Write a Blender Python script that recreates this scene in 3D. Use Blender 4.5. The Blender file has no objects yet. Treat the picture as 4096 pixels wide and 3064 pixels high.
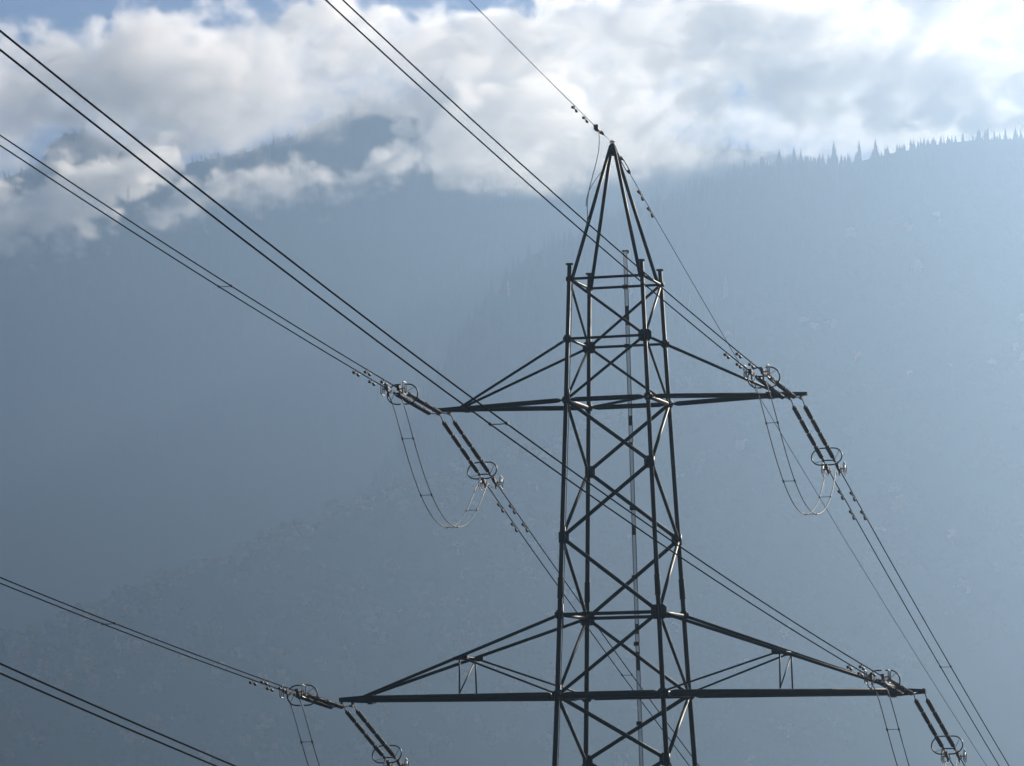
import bpy, math, random
import numpy as np
from mathutils import Vector, Matrix

random.seed(7)
rng = np.random.default_rng(7)
SC = bpy.context.scene
COL = SC.collection
R = math.radians

# ------------------------------------------------------------------ camera
cam_d = bpy.data.cameras.new('camera')
cam = bpy.data.objects.new('camera', cam_d)
COL.objects.link(cam)
cam_d.sensor_width = 36.0
cam_d.lens = 134.83
cam_d.clip_start = 0.5
cam_d.clip_end = 60000
PITCH, ROLL = 0.1034241, -0.0183505
_f = Vector((0, math.cos(PITCH), math.sin(PITCH)))
_u0 = Vector((0, -math.sin(PITCH), math.cos(PITCH)))
_r0 = Vector((1, 0, 0))
_r = _r0 * math.cos(ROLL) + _u0 * math.sin(ROLL)
_u = _u0 * math.cos(ROLL) - _r0 * math.sin(ROLL)
cam.matrix_world = Matrix(((_r.x, _u.x, -_f.x, 0), (_r.y, _u.y, -_f.y, 0), (_r.z, _u.z, -_f.z, 0), (0, 0, 0, 1)))
SC.camera = cam

# ------------------------------------------------------------------ sky, sun, exposure
SUN_AZ, SUN_EL = R(35), R(19.5)
w = bpy.data.worlds.new('World')
SC.world = w
w.use_nodes = True
nt = w.node_tree
bg = nt.nodes['Background']
sky = nt.nodes.new('ShaderNodeTexSky')
sky.sky_type = 'NISHITA'
sky.sun_disc = False
sky.sun_elevation = SUN_EL
sky.sun_rotation = SUN_AZ
sky.altitude = 800
sky.air_density = 0.5
sky.dust_density = 0.15
sky.ozone_density = 1.6
nt.links.new(sky.outputs[0], bg.inputs[0])
bg.inputs[1].default_value = 0.05
sl = bpy.data.lights.new('sun', 'SUN')
sl.energy = 5.0
sl.angle = R(0.5)
sl.color = (1.0, 0.88, 0.73)
sun = bpy.data.objects.new('sun', sl)
COL.objects.link(sun)
sdir = Vector((math.sin(SUN_AZ) * math.cos(SUN_EL), math.cos(SUN_AZ) * math.cos(SUN_EL), math.sin(SUN_EL)))
sun.rotation_euler = sdir.to_track_quat('Z', 'Y').to_euler()
sun.location = (0, 0, 200)
vs = SC.view_settings
vs.view_transform = 'Standard'
vs.look = 'None'
vs.exposure = 1.85
vs.gamma = 1.0
SC.cycles.volume_bounces = 12
SC.cycles.max_bounces = 12
SC.cycles.diffuse_bounces = 2
SC.cycles.glossy_bounces = 2
SC.cycles.transparent_max_bounces = 8
SC.cycles.volume_step_rate = 1.0
SC.cycles.volume_max_steps = 256
SC.cycles.use_denoising = True

# ------------------------------------------------------------------ materials
def mat(name, color, rough=0.6, metal=0.0, spec=0.5, noise=None):
    m = bpy.data.materials.new(name)
    m.use_nodes = True
    b = m.node_tree.nodes['Principled BSDF']
    b.inputs['Base Color'].default_value = (*color, 1)
    b.inputs['Roughness'].default_value = rough
    b.inputs['Metallic'].default_value = metal
    b.inputs['Specular IOR Level'].default_value = spec
    if noise:
        sc, c2 = noise
        t = m.node_tree
        tc = t.nodes.new('ShaderNodeTexCoord')
        nz = t.nodes.new('ShaderNodeTexNoise')
        nz.inputs['Scale'].default_value = sc
        nz.inputs['Detail'].default_value = 6
        rp = t.nodes.new('ShaderNodeValToRGB')
        rp.color_ramp.elements[0].position = 0.35
        rp.color_ramp.elements[1].position = 0.68
        rp.color_ramp.elements[0].color = (*color, 1)
        rp.color_ramp.elements[1].color = (*c2, 1)
        t.links.new(tc.outputs['Object'], nz.inputs['Vector'])
        t.links.new(nz.outputs['Fac'], rp.inputs[0])
        t.links.new(rp.outputs[0], b.inputs['Base Color'])
        mr = t.nodes.new('ShaderNodeMapRange')
        mr.inputs[3].default_value = rough - 0.08
        mr.inputs[4].default_value = min(1, rough + 0.12)
        t.links.new(nz.outputs['Fac'], mr.inputs[0])
        t.links.new(mr.outputs[0], b.inputs['Roughness'])
    return m

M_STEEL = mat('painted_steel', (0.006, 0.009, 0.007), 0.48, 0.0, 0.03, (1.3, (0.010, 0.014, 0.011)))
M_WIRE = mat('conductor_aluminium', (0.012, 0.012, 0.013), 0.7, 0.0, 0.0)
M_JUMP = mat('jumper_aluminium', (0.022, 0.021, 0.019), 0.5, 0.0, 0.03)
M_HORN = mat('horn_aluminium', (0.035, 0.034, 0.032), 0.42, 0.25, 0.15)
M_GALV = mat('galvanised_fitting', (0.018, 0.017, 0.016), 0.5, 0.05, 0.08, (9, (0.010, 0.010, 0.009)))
M_RING = mat('corona_ring_metal', (0.010, 0.012, 0.012), 0.45, 0.05, 0.06)
M_PORC = mat('brown_porcelain', (0.010, 0.007, 0.006), 0.3, 0.0, 0.12)
M_DAMP = mat('damper_iron', (0.012, 0.012, 0.013), 0.6, 0.0, 0.06)
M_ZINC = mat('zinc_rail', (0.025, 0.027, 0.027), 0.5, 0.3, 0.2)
M_BIRD = mat('bird_feathers', (0.03, 0.028, 0.026), 0.8)

# ------------------------------------------------------------------ mesh builder
def nrm(v):
    v = np.asarray(v, float)
    return v / (np.linalg.norm(v) + 1e-12)

class MB:
    def __init__(self):
        self.v = []; self.f = []; self.s = []
    def add(self, vs, fs, smooth=True):
        o = len(self.v)
        self.v += [tuple(map(float, p)) for p in vs]
        for f in fs:
            self.f.append(tuple(i + o for i in f)); self.s.append(smooth)
    def tube(self, pts, r, n=10, caps=True, closed=False):
        P = np.asarray(pts, float)
        m = len(P)
        rr = np.full(m, r) if np.isscalar(r) else np.asarray(r, float)
        if closed:
            T = [nrm(P[(i + 1) % m] - P[i - 1]) for i in range(m)]
        else:
            T = [nrm(P[min(i + 1, m - 1)] - P[max(i - 1, 0)]) for i in range(m)]
        a = np.array([0, 0, 1.]) if abs(T[0][2]) < 0.9 else np.array([1., 0, 0])
        U = nrm(np.cross(T[0], a))
        vs = []
        for i in range(m):
            U = nrm(U - T[i] * (U @ T[i]))
            Vv = np.cross(T[i], U)
            for k in range(n):
                t = 2 * math.pi * k / n
                vs.append(P[i] + rr[i] * (math.cos(t) * U + math.sin(t) * Vv))
        fs = []
        for i in range(m if closed else m - 1):
            j = (i + 1) % m
            for k in range(n):
                k2 = (k + 1) % n
                fs.append((i * n + k, i * n + k2, j * n + k2, j * n + k))
        self.add(vs, fs)
        if caps and not closed:
            o = len(self.v) - m * n
            self.f.append(tuple(o + k for k in range(n - 1, -1, -1))); self.s.append(False)
            self.f.append(tuple(o + (m - 1) * n + k for k in range(n))); self.s.append(False)
        return self
    def box(self, c, ax, h):
        c = np.asarray(c, float)
        X, Y, Z = [nrm(a) * s for a, s in zip(ax, h)]
        vs = [c + i * X + j * Y + k * Z for i in (-1, 1) for j in (-1, 1) for k in (-1, 1)]
        self.add(vs, [(0, 1, 3, 2), (4, 6, 7, 5), (0, 4, 5, 1), (2, 3, 7, 6), (0, 2, 6, 4), (1, 5, 7, 3)], False)
        return self
    def plate(self, poly, c, ux, uy, th):
        c = np.asarray(c, float); ux = nrm(ux); uy = nrm(uy); n = nrm(np.cross(ux, uy))
        k = len(poly)
        A = [c + x * ux + y * uy - n * th / 2 for x, y in poly]
        B = [c + x * ux + y * uy + n * th / 2 for x, y in poly]
        fs = [tuple(range(k - 1, -1, -1)), tuple(range(k, 2 * k))]
        fs += [(i, (i + 1) % k, k + (i + 1) % k, k + i) for i in range(k)]
        self.add(A + B, fs, False)
        return self
    def mesh(self, name, m):
        me = bpy.data.meshes.new(name)
        me.from_pydata(self.v, [], self.f)
        me.polygons.foreach_set('use_smooth', self.s)
        me.materials.append(m)
        me.update()
        return me
    def build(self, name, m, parent=None):
        o = bpy.data.objects.new(name, self.mesh(name, m))
        COL.objects.link(o)
        if parent: o.parent = parent
        return o

def tag(o, label=None, cat=None, group=None, kind=None):
    if label: o['label'] = label
    if cat: o['category'] = cat
    if group: o['group'] = group
    if kind: o['kind'] = kind
    return o

def empty(name, loc, rz=0.0):
    o = bpy.data.objects.new(name, None)
    COL.objects.link(o)
    o.empty_display_size = 0.3
    o.location = loc
    o.rotation_euler = (0, 0, rz)
    return o

def copy_tree(o, parent=None):
    c = o.copy()
    COL.objects.link(c)
    if parent: c.parent = parent
    for ch in list(o.children):
        copy_tree(ch, c)
    return c

# ------------------------------------------------------------------ terrain
def gnoise(shape, cells, seed, octaves=5, rough=0.5):
    """value noise on a grid, smooth-interpolated, 0..1-ish centred on 0"""
    g = np.random.default_rng(seed)
    ny, nx = shape
    out = np.zeros(shape); amp = 1.0
    cy, cx = cells
    for _ in range(octaves):
        A = g.random((cy + 2, cx + 2)) - 0.5
        yy = np.linspace(0, cy, ny); xx = np.linspace(0, cx, nx)
        iy = np.minimum(yy.astype(int), cy - 1); ix = np.minimum(xx.astype(int), cx - 1)
        fy = yy - iy; fx = xx - ix
        fy = (fy * fy * (3 - 2 * fy))[:, None]; fx = (fx * fx * (3 - 2 * fx))[None, :]
        a = A[np.ix_(iy, ix)]; b = A[np.ix_(iy, ix + 1)]; c = A[np.ix_(iy + 1, ix)]; d_ = A[np.ix_(iy + 1, ix + 1)]
        out += amp * ((a * (1 - fx) + b * fx) * (1 - fy) + (c * (1 - fx) + d_ * fx) * fy)
        amp *= rough; cy *= 2; cx *= 2
    return out

SPUR = [(-2600, 20), (-900, 40), (-486, 74), (-377, 103), (-331, 120), (-276, 145), (-221, 164), (-166, 185), (-102, 202), (-28, 223), (64, 254), (175, 291), (286, 326), (398, 355), (509, 378), (900, 420), (2600, 380)]
RIDGE = [(-2600, 60), (-1500, 130), (-858, 150), (-618, 165), (-377, 215), (-164, 400), (-60, 560), (19, 642), (141, 683), (233, 708), (294, 726), (355, 735), (415, 737), (477, 753), (537, 763), (627, 768), (760, 770), (860, 690), (1000, 520), (1300, 260), (2600, 120)]
FAR = [(-3000, 900), (-1600, 1050), (-1155, 1108), (-965, 1157), (-894, 1184), (-859, 1228), (-841, 1246), (-797, 1244), (-736, 1224), (-632, 1178), (-582, 1187), (-476, 1207), (-392, 1237), (-339, 1266), (-277, 1285), (-227, 1292), (-155, 1275), (-12, 1240), (179, 1215), (464, 1190), (983, 1120), (1221, 1050), (1500, 900), (1900, 500), (3000, 250)]

K = 1.4      # distance scale of the far landscape
KR = K * 3600 / 4600      # the right hand ridge stands closer
SPUR, RIDGE, FAR = [[(a * q, b * q) for a, b in T] for T, q in ((SPUR, K), (RIDGE, KR), (FAR, K))]

def tabf(T, x):
    return np.interp(x, [a for a, b in T], [b for a, b in T])

VALLEY = -128.0
TX0, TX1, TY0, TY1 = -1700, 745, -700, 5900
NX, NY = 201, 421
gx = np.linspace(TX0, TX1, NX); gy = np.linspace(TY0, TY1, NY)
GX, GY = np.meshgrid(gx, gy)
N1 = gnoise((NY, NX), (16, 6), 3, 6, 0.55)
N2 = gnoise((NY, NX), (52, 20), 11, 4, 0.5)
def smax(a, b, k):
    h = np.clip(0.5 + 0.5 * (a - b) / k, 0, 1)
    return b + (a - b) * h + k * h * (1 - h)
near = np.interp(GY, [-700, -200, 0, 60, 165, 260, 400, 560, 9000], [60, 26, -1.7, -7.5, -22.2, -46, -92, VALLEY, VALLEY])
def crest_y(x):
    # the spur runs down from the right hand mountain towards the viewer's left
    return K * np.interp(np.asarray(x) / K, [-2600, -400, -28, 290, 520, 2600], [2620, 2620, 2900, 3330, 3500, 3520])
YC = crest_y(GX)
spur = tabf(SPUR, GX / YC * 2800 * K) * YC / (2800 * K) - np.where(GY < YC, (YC - GY) * 0.56, (GY - YC) * 0.42)
front = np.interp(GX / KR, [-200, 60], [0.58, 0.46])
RY = 4600 * KR
RYX = RY + np.clip(120 - GX, 0, 420)
rid = tabf(RIDGE, GX) - np.where(GY < RYX, np.minimum((RYX - GY), 1750 * KR) * front + np.maximum(RYX - GY - 1750 * KR, 0) * .6, (GY - RYX) * 1.7)
GZ = smax(np.maximum(near, VALLEY), np.full_like(near, VALLEY), 6)
away = np.clip((np.abs(GY - YC) - 5) / 220, 0, 1) * np.clip((np.abs(GY - RYX) - 5) / 220, 0, 1)
relief = np.clip((GY - 800) / 900, 0, 1) * np.clip((RYX + 30 - GY) / 60, 0, 1)
hill = smax(spur, rid, 14) + relief * (18 + 62 * away) * N1 + relief * 11 * N2 * away
GZ = np.where(GY > 700, smax(GZ, hill, 30), GZ)
GZ = np.maximum(GZ, VALLEY - 1)
nearm = np.clip((700 - GY) / 500, 0, 1) * np.clip((np.hypot(GX - 4, GY - 165) - 15) / 40, 0, 1) * np.clip((np.hypot(GX, GY) - 15) / 60, 0, 1)
GZ = GZ + nearm * 5 * N2

def grid_mesh(name, X, Y, Z, m):
    ny, nx = X.shape
    me = bpy.data.meshes.new(name)
    co = np.stack([X, Y, Z], -1).reshape(-1, 3)
    me.vertices.add(len(co)); me.vertices.foreach_set('co', co.ravel())
    i = np.arange((ny - 1) * nx).reshape(ny - 1, nx)[:, :-1].ravel()
    q = np.stack([i, i + 1, i + 1 + nx, i + nx], -1)
    me.loops.add(q.size); me.loops.foreach_set('vertex_index', q.ravel())
    me.polygons.add(len(q))
    me.polygons.foreach_set('loop_start', np.arange(len(q)) * 4)
    me.polygons.foreach_set('use_smooth', np.ones(len(q), bool))
    me.update(calc_edges=True)
    me.materials.append(m)
    o = bpy.data.objects.new(name, me)
    COL.objects.link(o)
    return o

M_GROUND = mat('hillside_soil', (0.014, 0.017, 0.010), 0.95, 0, 0.1, (0.012, (0.022, 0.021, 0.013)))
M_FAR = mat('mountain_forest_floor', (0.014, 0.018, 0.011), 0.95, 0, 0.1, (0.01, (0.02, 0.024, 0.016)))
hills = grid_mesh('hills', GX, GY, GZ, M_GROUND)
tag(hills, 'hazy wooded hillsides rising behind the pylon', kind='structure')

def terrain_z(x, y):
    fx = (np.asarray(x, float) - TX0) / (TX1 - TX0) * (NX - 1); fy = (np.asarray(y, float) - TY0) / (TY1 - TY0) * (NY - 1)
    ix = np.clip(fx.astype(int), 0, NX - 2); iy = np.clip(fy.astype(int), 0, NY - 2)
    a = fx - ix; b = fy - iy
    return (GZ[iy, ix] * (1 - a) + GZ[iy, ix + 1] * a) * (1 - b) + (GZ[iy + 1, ix] * (1 - a) + GZ[iy + 1, ix + 1] * a) * b

# far mountain, standing beyond the haze
FX, FY = np.meshgrid(np.linspace(-3000 * K, 3000 * K, 301), np.linspace(5930, 8600 * K, 240))
MY = 7200 * K
FN = gnoise(FX.shape, (14, 30), 21, 5, 0.55)
FZ = tabf(FAR, FX) - np.where(FY < MY, (MY - FY) * 1.1, (FY - MY) * 0.9) + 56 * FN * np.clip(np.abs(FY - MY) / 200, 0, 1)
FZ = np.maximum(FZ, VALLEY - 3)
mount = grid_mesh('mountain', FX, FY, FZ, M_FAR)
tag(mount, 'far forested mountain with its summits lost in cloud', kind='structure')
def far_z(x, y):
    return float(tabf(FAR, x) - ((MY - y) * 1.1 if y < MY else (y - MY) * 0.9))

# ------------------------------------------------------------------ trees
def leaf_mat(name, trans=0.35):
    m = bpy.data.materials.new(name)
    m.use_nodes = True
    t = m.node_tree
    b = t.nodes['Principled BSDF']
    at = t.nodes.new('ShaderNodeAttribute'); at.attribute_name = 'tint'
    t.links.new(at.outputs['Color'], b.inputs['Base Color'])
    b.inputs['Roughness'].default_value = 0.8
    b.inputs['Specular IOR Level'].default_value = 0.0
    tr = t.nodes.new('ShaderNodeBsdfTranslucent')
    t.links.new(at.outputs['Color'], tr.inputs['Color'])
    mx = t.nodes.new('ShaderNodeMixShader'); mx.inputs[0].default_value = trans
    t.links.new(b.outputs[0], mx.inputs[1]); t.links.new(tr.outputs[0], mx.inputs[2])
    t.links.new(mx.outputs[0], t.nodes['Material Output'].inputs[0])
    return m
M_NEEDLE = leaf_mat('conifer_needles', 0.08)
M_LEAF = leaf_mat('autumn_leaves', 0.5)
M_BARK = mat('bark', (0.06, 0.048, 0.036), 0.9)

def soup(name, V, F, C, m, parent=None):
    """V (n,3), F (k,4) quads, C (n,3) per-vertex tint"""
    me = bpy.data.meshes.new(name)
    V = np.asarray(V, np.float32); F = np.asarray(F)
    me.vertices.add(len(V)); me.vertices.foreach_set('co', V.ravel())
    me.loops.add(F.size); me.loops.foreach_set('vertex_index', F.ravel().astype(np.int32))
    me.polygons.add(len(F)); me.polygons.foreach_set('loop_start', np.arange(len(F)) * F.shape[1])
    me.update(calc_edges=True)
    a = me.attributes.new('tint', 'FLOAT_COLOR', 'POINT')
    a.data.foreach_set('color', np.concatenate([C, np.ones((len(C), 1))], 1).astype(np.float32).ravel())
    me.materials.append(m)
    o = bpy.data.objects.new(name, me)
    COL.objects.link(o)
    if parent: o.parent = parent
    return o

def conifer_arrays(h, rad, whorls, per, seed, base=0.05):
    g = np.random.default_rng(seed)
    V = []; F = []
    # ragged inner mass of needles round the stem
    n = 7; rings = 6
    lean = g.uniform(-.25, .25, 2)
    for i in range(rings):
        t = i / (rings - 1)
        for k in range(n):
            a = 2 * math.pi * k / n
            r = rad * (.62 * (1 - t) ** .85 + .015) * g.uniform(.7, 1.2)
            V.append((math.cos(a) * r + lean[0] * t, math.sin(a) * r + lean[1] * t, h * (base + (.99 - base) * t) + g.uniform(-.3, .3)))
    for i in range(rings - 1):
        for k in range(n):
            F.append((i * n + k, i * n + (k + 1) % n, (i + 1) * n + (k + 1) % n, (i + 1) * n + k))
    # drooping boughs, each a flat spray and a hanging one
    for i in range(whorls):
        t = (i + .3) / whorls
        z = h * (base + (0.96 - base) * t)
        r = rad * ((1 - t) ** 0.8) * g.uniform(0.75, 1.1) + rad * 0.05
        for k in range(per):
            a = 2 * math.pi * (k + g.random()) / per
            rr = r * g.uniform(0.65, 1.2); w_ = max(0.3, rr * 0.4); dz = rr * g.uniform(0.35, 0.7)
            ca, sa = math.cos(a), math.sin(a)
            o = len(V)
            V += [(0, 0, z + h * 0.03), (ca * rr * .6 - sa * w_, sa * rr * .6 + ca * w_, z - dz * .5), (ca * rr, sa * rr, z - dz), (ca * rr * .6 + sa * w_, sa * rr * .6 - ca * w_, z - dz * .5)]
            F.append((o, o + 1, o + 2, o + 3))
            o = len(V)
            V += [(ca * rr * .15, sa * rr * .15, z + h * .025), (ca * rr, sa * rr, z - dz), (ca * rr * .75, sa * rr * .75, z - dz - w_ * .8), (ca * rr * .2, sa * rr * .2, z - dz * .5 - w_)]
            F.append((o, o + 1, o + 2, o + 3))
    o = len(V)
    V += [(0.22, 0, h * .9), (0, 0.22, h * .9), (lean[0], lean[1], h * 1.03), (-0.2, -0.2, h * .9)]
    F.append((o, o + 1, o + 2, o + 3))
    return np.array(V), np.array(F)

def broadleaf_arrays(h, rad, n, seed):
    g = np.random.default_rng(seed)
    # lumpy crown: overlapping ragged lobes with leaf clumps scattered through their shells
    L = [(g.uniform(-.55, .55) * rad, g.uniform(-.55, .55) * rad, h * g.uniform(.36, .82), rad * g.uniform(.36, .62)) for _ in range(7)]
    V = []; F = []
    for x, y, z, r in L:
        o = len(V); nu, nv = 7, 5
        for i in range(nv):
            th = math.pi * (i + .5) / nv
            for k in range(nu):
                ph = 2 * math.pi * k / nu
                q = r * g.uniform(.6, 1.0)
                V.append((x + q * math.sin(th) * math.cos(ph), y + q * math.sin(th) * math.sin(ph), z + q * .9 * math.cos(th)))
        for i in range(nv - 1):
            for k in range(nu):
                F.append((o + i * nu + k, o + i * nu + (k + 1) % nu, o + (i + 1) * nu + (k + 1) % nu, o + (i + 1) * nu + k))
    for _ in range(n):
        x, y, z, r = L[g.integers(len(L))]
        dvec = g.normal(size=3); dvec /= np.linalg.norm(dvec)
        c = np.array([x, y, z]) + dvec * r * g.uniform(.75, 1.12) * np.array([1, 1, .9])
        u = g.normal(size=3); nn = dvec + 0.8 * g.normal(size=3); nn /= np.linalg.norm(nn)
        u = np.cross(nn, u); u /= np.linalg.norm(u) + 1e-9
        v = np.cross(nn, u)
        s = rad * g.uniform(.07, .16)
        o = len(V)
        V += [c + u * s, c + v * s * g.uniform(.6, 1), c - u * s, c - v * s * g.uniform(.6, 1)]
        F.append((o, o + 1, o + 2, o + 3))
    return np.array(V), np.array(F)

GREEN = [(0.022, 0.036, 0.016), (0.028, 0.042, 0.018), (0.020, 0.031, 0.018), (0.034, 0.044, 0.020)]
AUTUMN = [(0.44, 0.19, 0.05), (0.48, 0.25, 0.08), (0.38, 0.13, 0.045), (0.46, 0.30, 0.10), (0.32, 0.19, 0.055)]

def scatter(name, items, protos, m):
    """one mesh holding many tree crowns; items = (x,y,z,scale,rot,proto,tint)"""
    VV = []; FF = []; CC = []; o = 0
    for x, y, z, s, rot, k, tint in items:
        V, F = protos[k]
        c, sn = math.cos(rot), math.sin(rot)
        W_ = np.empty_like(V)
        W_[:, 0] = (V[:, 0] * c - V[:, 1] * sn) * s + x
        W_[:, 1] = (V[:, 0] * sn + V[:, 1] * c) * s + y
        W_[:, 2] = V[:, 2] * s + z
        VV.append(W_); FF.append(F + o); o += len(V)
        CC.append(np.tile(np.array(tint), (len(V), 1)))
    return soup(name, np.concatenate(VV), np.concatenate(FF), np.concatenate(CC), m)

CON = [conifer_arrays(24, 5.0, 12, 8, i) for i in range(4)]
CONL = [conifer_arrays(24, 5.0, 6, 5, 40 + i) for i in range(3)]
BRD = [broadleaf_arrays(13, 5.5, 220, 70 + i) for i in range(5)]
BRDL = [broadleaf_arrays(13, 5.5, 60, 90 + i) for i in range(4)]

def tint(g, pal):
    c = np.array(pal[g.integers(len(pal))]) * g.uniform(.75, 1.25)
    return tuple(c)

# forest covering the spur in front (mixed, autumn) and the slope behind (mostly conifers)
g = np.random.default_rng(101)
items = []
for _ in range(6500):
    x = g.uniform(-600, 620) * K; y = float(crest_y(x)) + g.uniform(-820, 40) * K
    if abs(x) > y * 0.155 + 25: continue
    z = float(terrain_z(x, y))
    if z < -30: continue
    patch = math.sin(x * .021 + y * .013) + math.sin(x * .05 - y * .031 + 1.7)
    au = g.random() < (0.15 + 0.33 * (patch > .5)) * (1.0 if x < 60 else .1)
    items.append((x, y, z - .6, K * g.uniform(.65, 1.25), g.uniform(0, 6.28), int(g.integers(4)), tint(g, AUTUMN if au else GREEN)))
broad = scatter('forest', items, BRDL, M_LEAF)
tag(broad, 'mixed autumn woodland covering the nearer hazy spur', kind='stuff')
items = []
for _ in range(12500):
    x = g.uniform(-800, 800) * K; y = g.uniform(2650 * K, RY + 440)
    ry = RY + min(max(120 - x, 0), 420)
    if y > ry + (45 if x < 200 else -45): continue
    if abs(x) > y * 0.15 + 25: continue
    if y < crest_y(x) + 30: continue
    z = float(terrain_z(x, y))
    if z < y * 0.02: continue
    au = g.random() < 0.004
    items.append((x, y, z - 1, KR * g.uniform(.6, 1.2), g.uniform(0, 6.28), int(g.integers(3)), tint(g, AUTUMN if au else GREEN)))
con = scatter('forest', items, CONL, M_NEEDLE)
tag(con, 'dark conifer forest fading into haze on the right hand slope', kind='stuff')
items = []
for _ in range(4200):
    x = g.uniform(-1150, 500) * K; y = g.uniform(6500, 7200) * K
    z = far_z(x, y)
    if z < 560 * K: continue
    items.append((x, y, z - 4, K * g.uniform(.7, 1.25), g.uniform(0, 6.28), int(g.integers(3)), tint(g, GREEN)))
farf = scatter('forest', items, CONL, M_NEEDLE)
tag(farf, 'conifer forest on the far mountain under the clouds', kind='stuff')

# single conifers standing out along the ridges
def conifer(name, k, loc, s, sx, rot, label, group):
    V, F = CON[k]
    e = empty(name, loc, rot)
    e.scale = (s * sx, s * sx, s)
    c = tint(g, GREEN)
    if k not in CROWN:
        CROWN[k] = soup('crown', V, F, np.tile(np.array(GREEN[k]), (len(V), 1)), M_NEEDLE, e)
        mb = MB().tube([(0, 0, -1.5), (0, 0, 8), (0, 0, 21)], [.42, .3, .06], 6)
        TRUNK[k] = mb.build('trunk', M_BARK, e)
    else:
        for src in (CROWN[k], TRUNK[k]):
            o = src.copy(); COL.objects.link(o); o.parent = e
    tag(e, label, 'conifer', group)
    return e
CROWN = {}; TRUNK = {}
RL = 'dark conifer in the row along the crest of the misty right hand ridge'
RG = 'conifers along the misty right ridge'
specials = [(395.5, 1.30, 1.05, 'tallest conifer on the misty right hand ridge, broad and pointed'),
            (426, 1.22, .8, 'slim tall conifer just right of the tallest one on the ridge'),
            (347, 1.15, .9, 'pointed conifer of the close group left of the tallest ridge tree'),
            (329, 1.05, 1.4, 'broad bushy conifer clump heading the group left of the tallest ridge tree'),
            (355, 0.95, .8, 'lower narrow conifer on the right flank of the pointed group on the ridge'),
            (446, 1.05, 1.1, 'stocky conifer right of the slim tall one on the misty ridge')]
for x, s, sx, lab in specials:
    conifer('conifer_tree', int(g.integers(4)), (x * KR, RY - 3, float(terrain_z(x * KR, RY - 3)) - 1), s * KR, sx, g.uniform(0, 6.28), lab, RG)
x = 90.0
while x < 690:
    if not any(abs(x - q[0]) < 5 for q in specials):
        y = RY + min(max(120 - x * KR, 0), 420) + (g.uniform(-10, 4) if g.random() < .75 else g.uniform(-30, -10))
        s = g.uniform(.25, .68) + .3 * g.random() ** 4
        conifer('conifer_tree', int(g.integers(4)), (x * KR, y, float(terrain_z(x * KR, y)) - 1), s * KR, g.uniform(.65, 1.3) * (.62 / s) ** .7, g.uniform(0, 6.28), RL, RG)
    x += g.uniform(1.2, 4.2) if g.random() < .85 else g.uniform(5, 10)
FL = 'small dark conifer on the skyline of the far mountain between clouds'
for x0, x1 in ((-905, -770), (-590, -270)):
    x = x0
    while x < x1:
        y = MY - 5 + g.uniform(-14, 6)
        conifer('conifer_tree', int(g.integers(4)), (x * K, y, far_z(x * K, y) - 1.5), K * g.uniform(.25, .55), g.uniform(1.1, 1.9), g.uniform(0, 6.28), FL, 'conifers on the far skyline')
        x += g.uniform(3, 9)

# autumn trees along the crest of the spur
BL = 'pale orange autumn tree in the row along the crest of the near hazy spur'
BC = {}
def autumn(x, y, s, k, label):
    e = empty('broadleaf_tree', (x, y, float(terrain_z(x, y)) - .4), g.uniform(0, 6.28))
    e.scale = (s, s, s)
    if k not in BC:
        V, F = BRD[k]
        cr = soup('crown', V, F, np.tile(np.array(AUTUMN[k]), (len(V), 1)), M_LEAF, e)
        mb = MB().tube([(0, 0, -1), (.1, 0, 4), (0, .2, 8)], [.45, .32, .12], 6)
        mb.tube([(.1, 0, 4), (1.4, .6, 7), (2.4, .9, 9)], [.22, .14, .06], 5).tube([(.05, 0, 4.6), (-1.2, -.8, 7.4), (-2.3, -1.2, 9.4)], [.2, .13, .05], 5)
        BC[k] = (cr, mb.build('trunk', M_BARK, e))
    else:
        for src in BC[k]:
            o = src.copy(); COL.objects.link(o); o.parent = e
    tag(e, label, 'tree', 'autumn trees along the spur crest')
x = -350.0
while x < 110:
    y = float(crest_y(x * K)) + g.uniform(-30, 2)
    autumn(x * K, y, K * g.uniform(.65, 1.3), int(g.integers(5)), BL)
    x += g.uniform(4, 11)

# ------------------------------------------------------------------ pylon
TX, TD, TA = 4.5612212, 165.0, 0.26841828
BASE = -22.0
Zl = dict(top=22.0857, ring=21.4538, a1t=18.8538, a1b=16.2132, m1=13.399, m2=10.3024, a2t=7.0093, a2b=3.58, m3=0.8058,
          m4=-2.1, a3t=-5.0, a3b=-8.3, m5=-11.8, m6=-16.2, base=BASE)
HZ = [BASE, 0.8058, 3.58, 16.2132, 22.0857]
HH = [3.45, 2.4295, 2.3021, 1.80696, 1.59146]
DR = 1.08713
AL1, AL2, AL3 = 7.8177, 12.4712, 9.53
CA, SA = math.cos(TA), math.sin(TA)
ARM = np.array([CA, -SA, 0.0])
DEP = np.array([SA, CA, 0.0])
def hw(z): return float(np.interp(z, HZ, HH))
SX = [-1, -1, 1, 1]; SY = [-1, 1, -1, 1]
def node(lv, i):
    z = Zl[lv]; h = hw(z)
    return np.array([SX[i] * h, SY[i] * h * DR, z - BASE])
def wpt(lx, ly, z):
    return np.array([TX + lx * CA + ly * SA, TD - lx * SA + ly * CA, z])

pylon = empty('pylon', (TX, TD, BASE), -TA)
tag(pylon, 'tall dark green tubular steel lattice pylon with pointed peak and crossarms', 'pylon')

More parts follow.
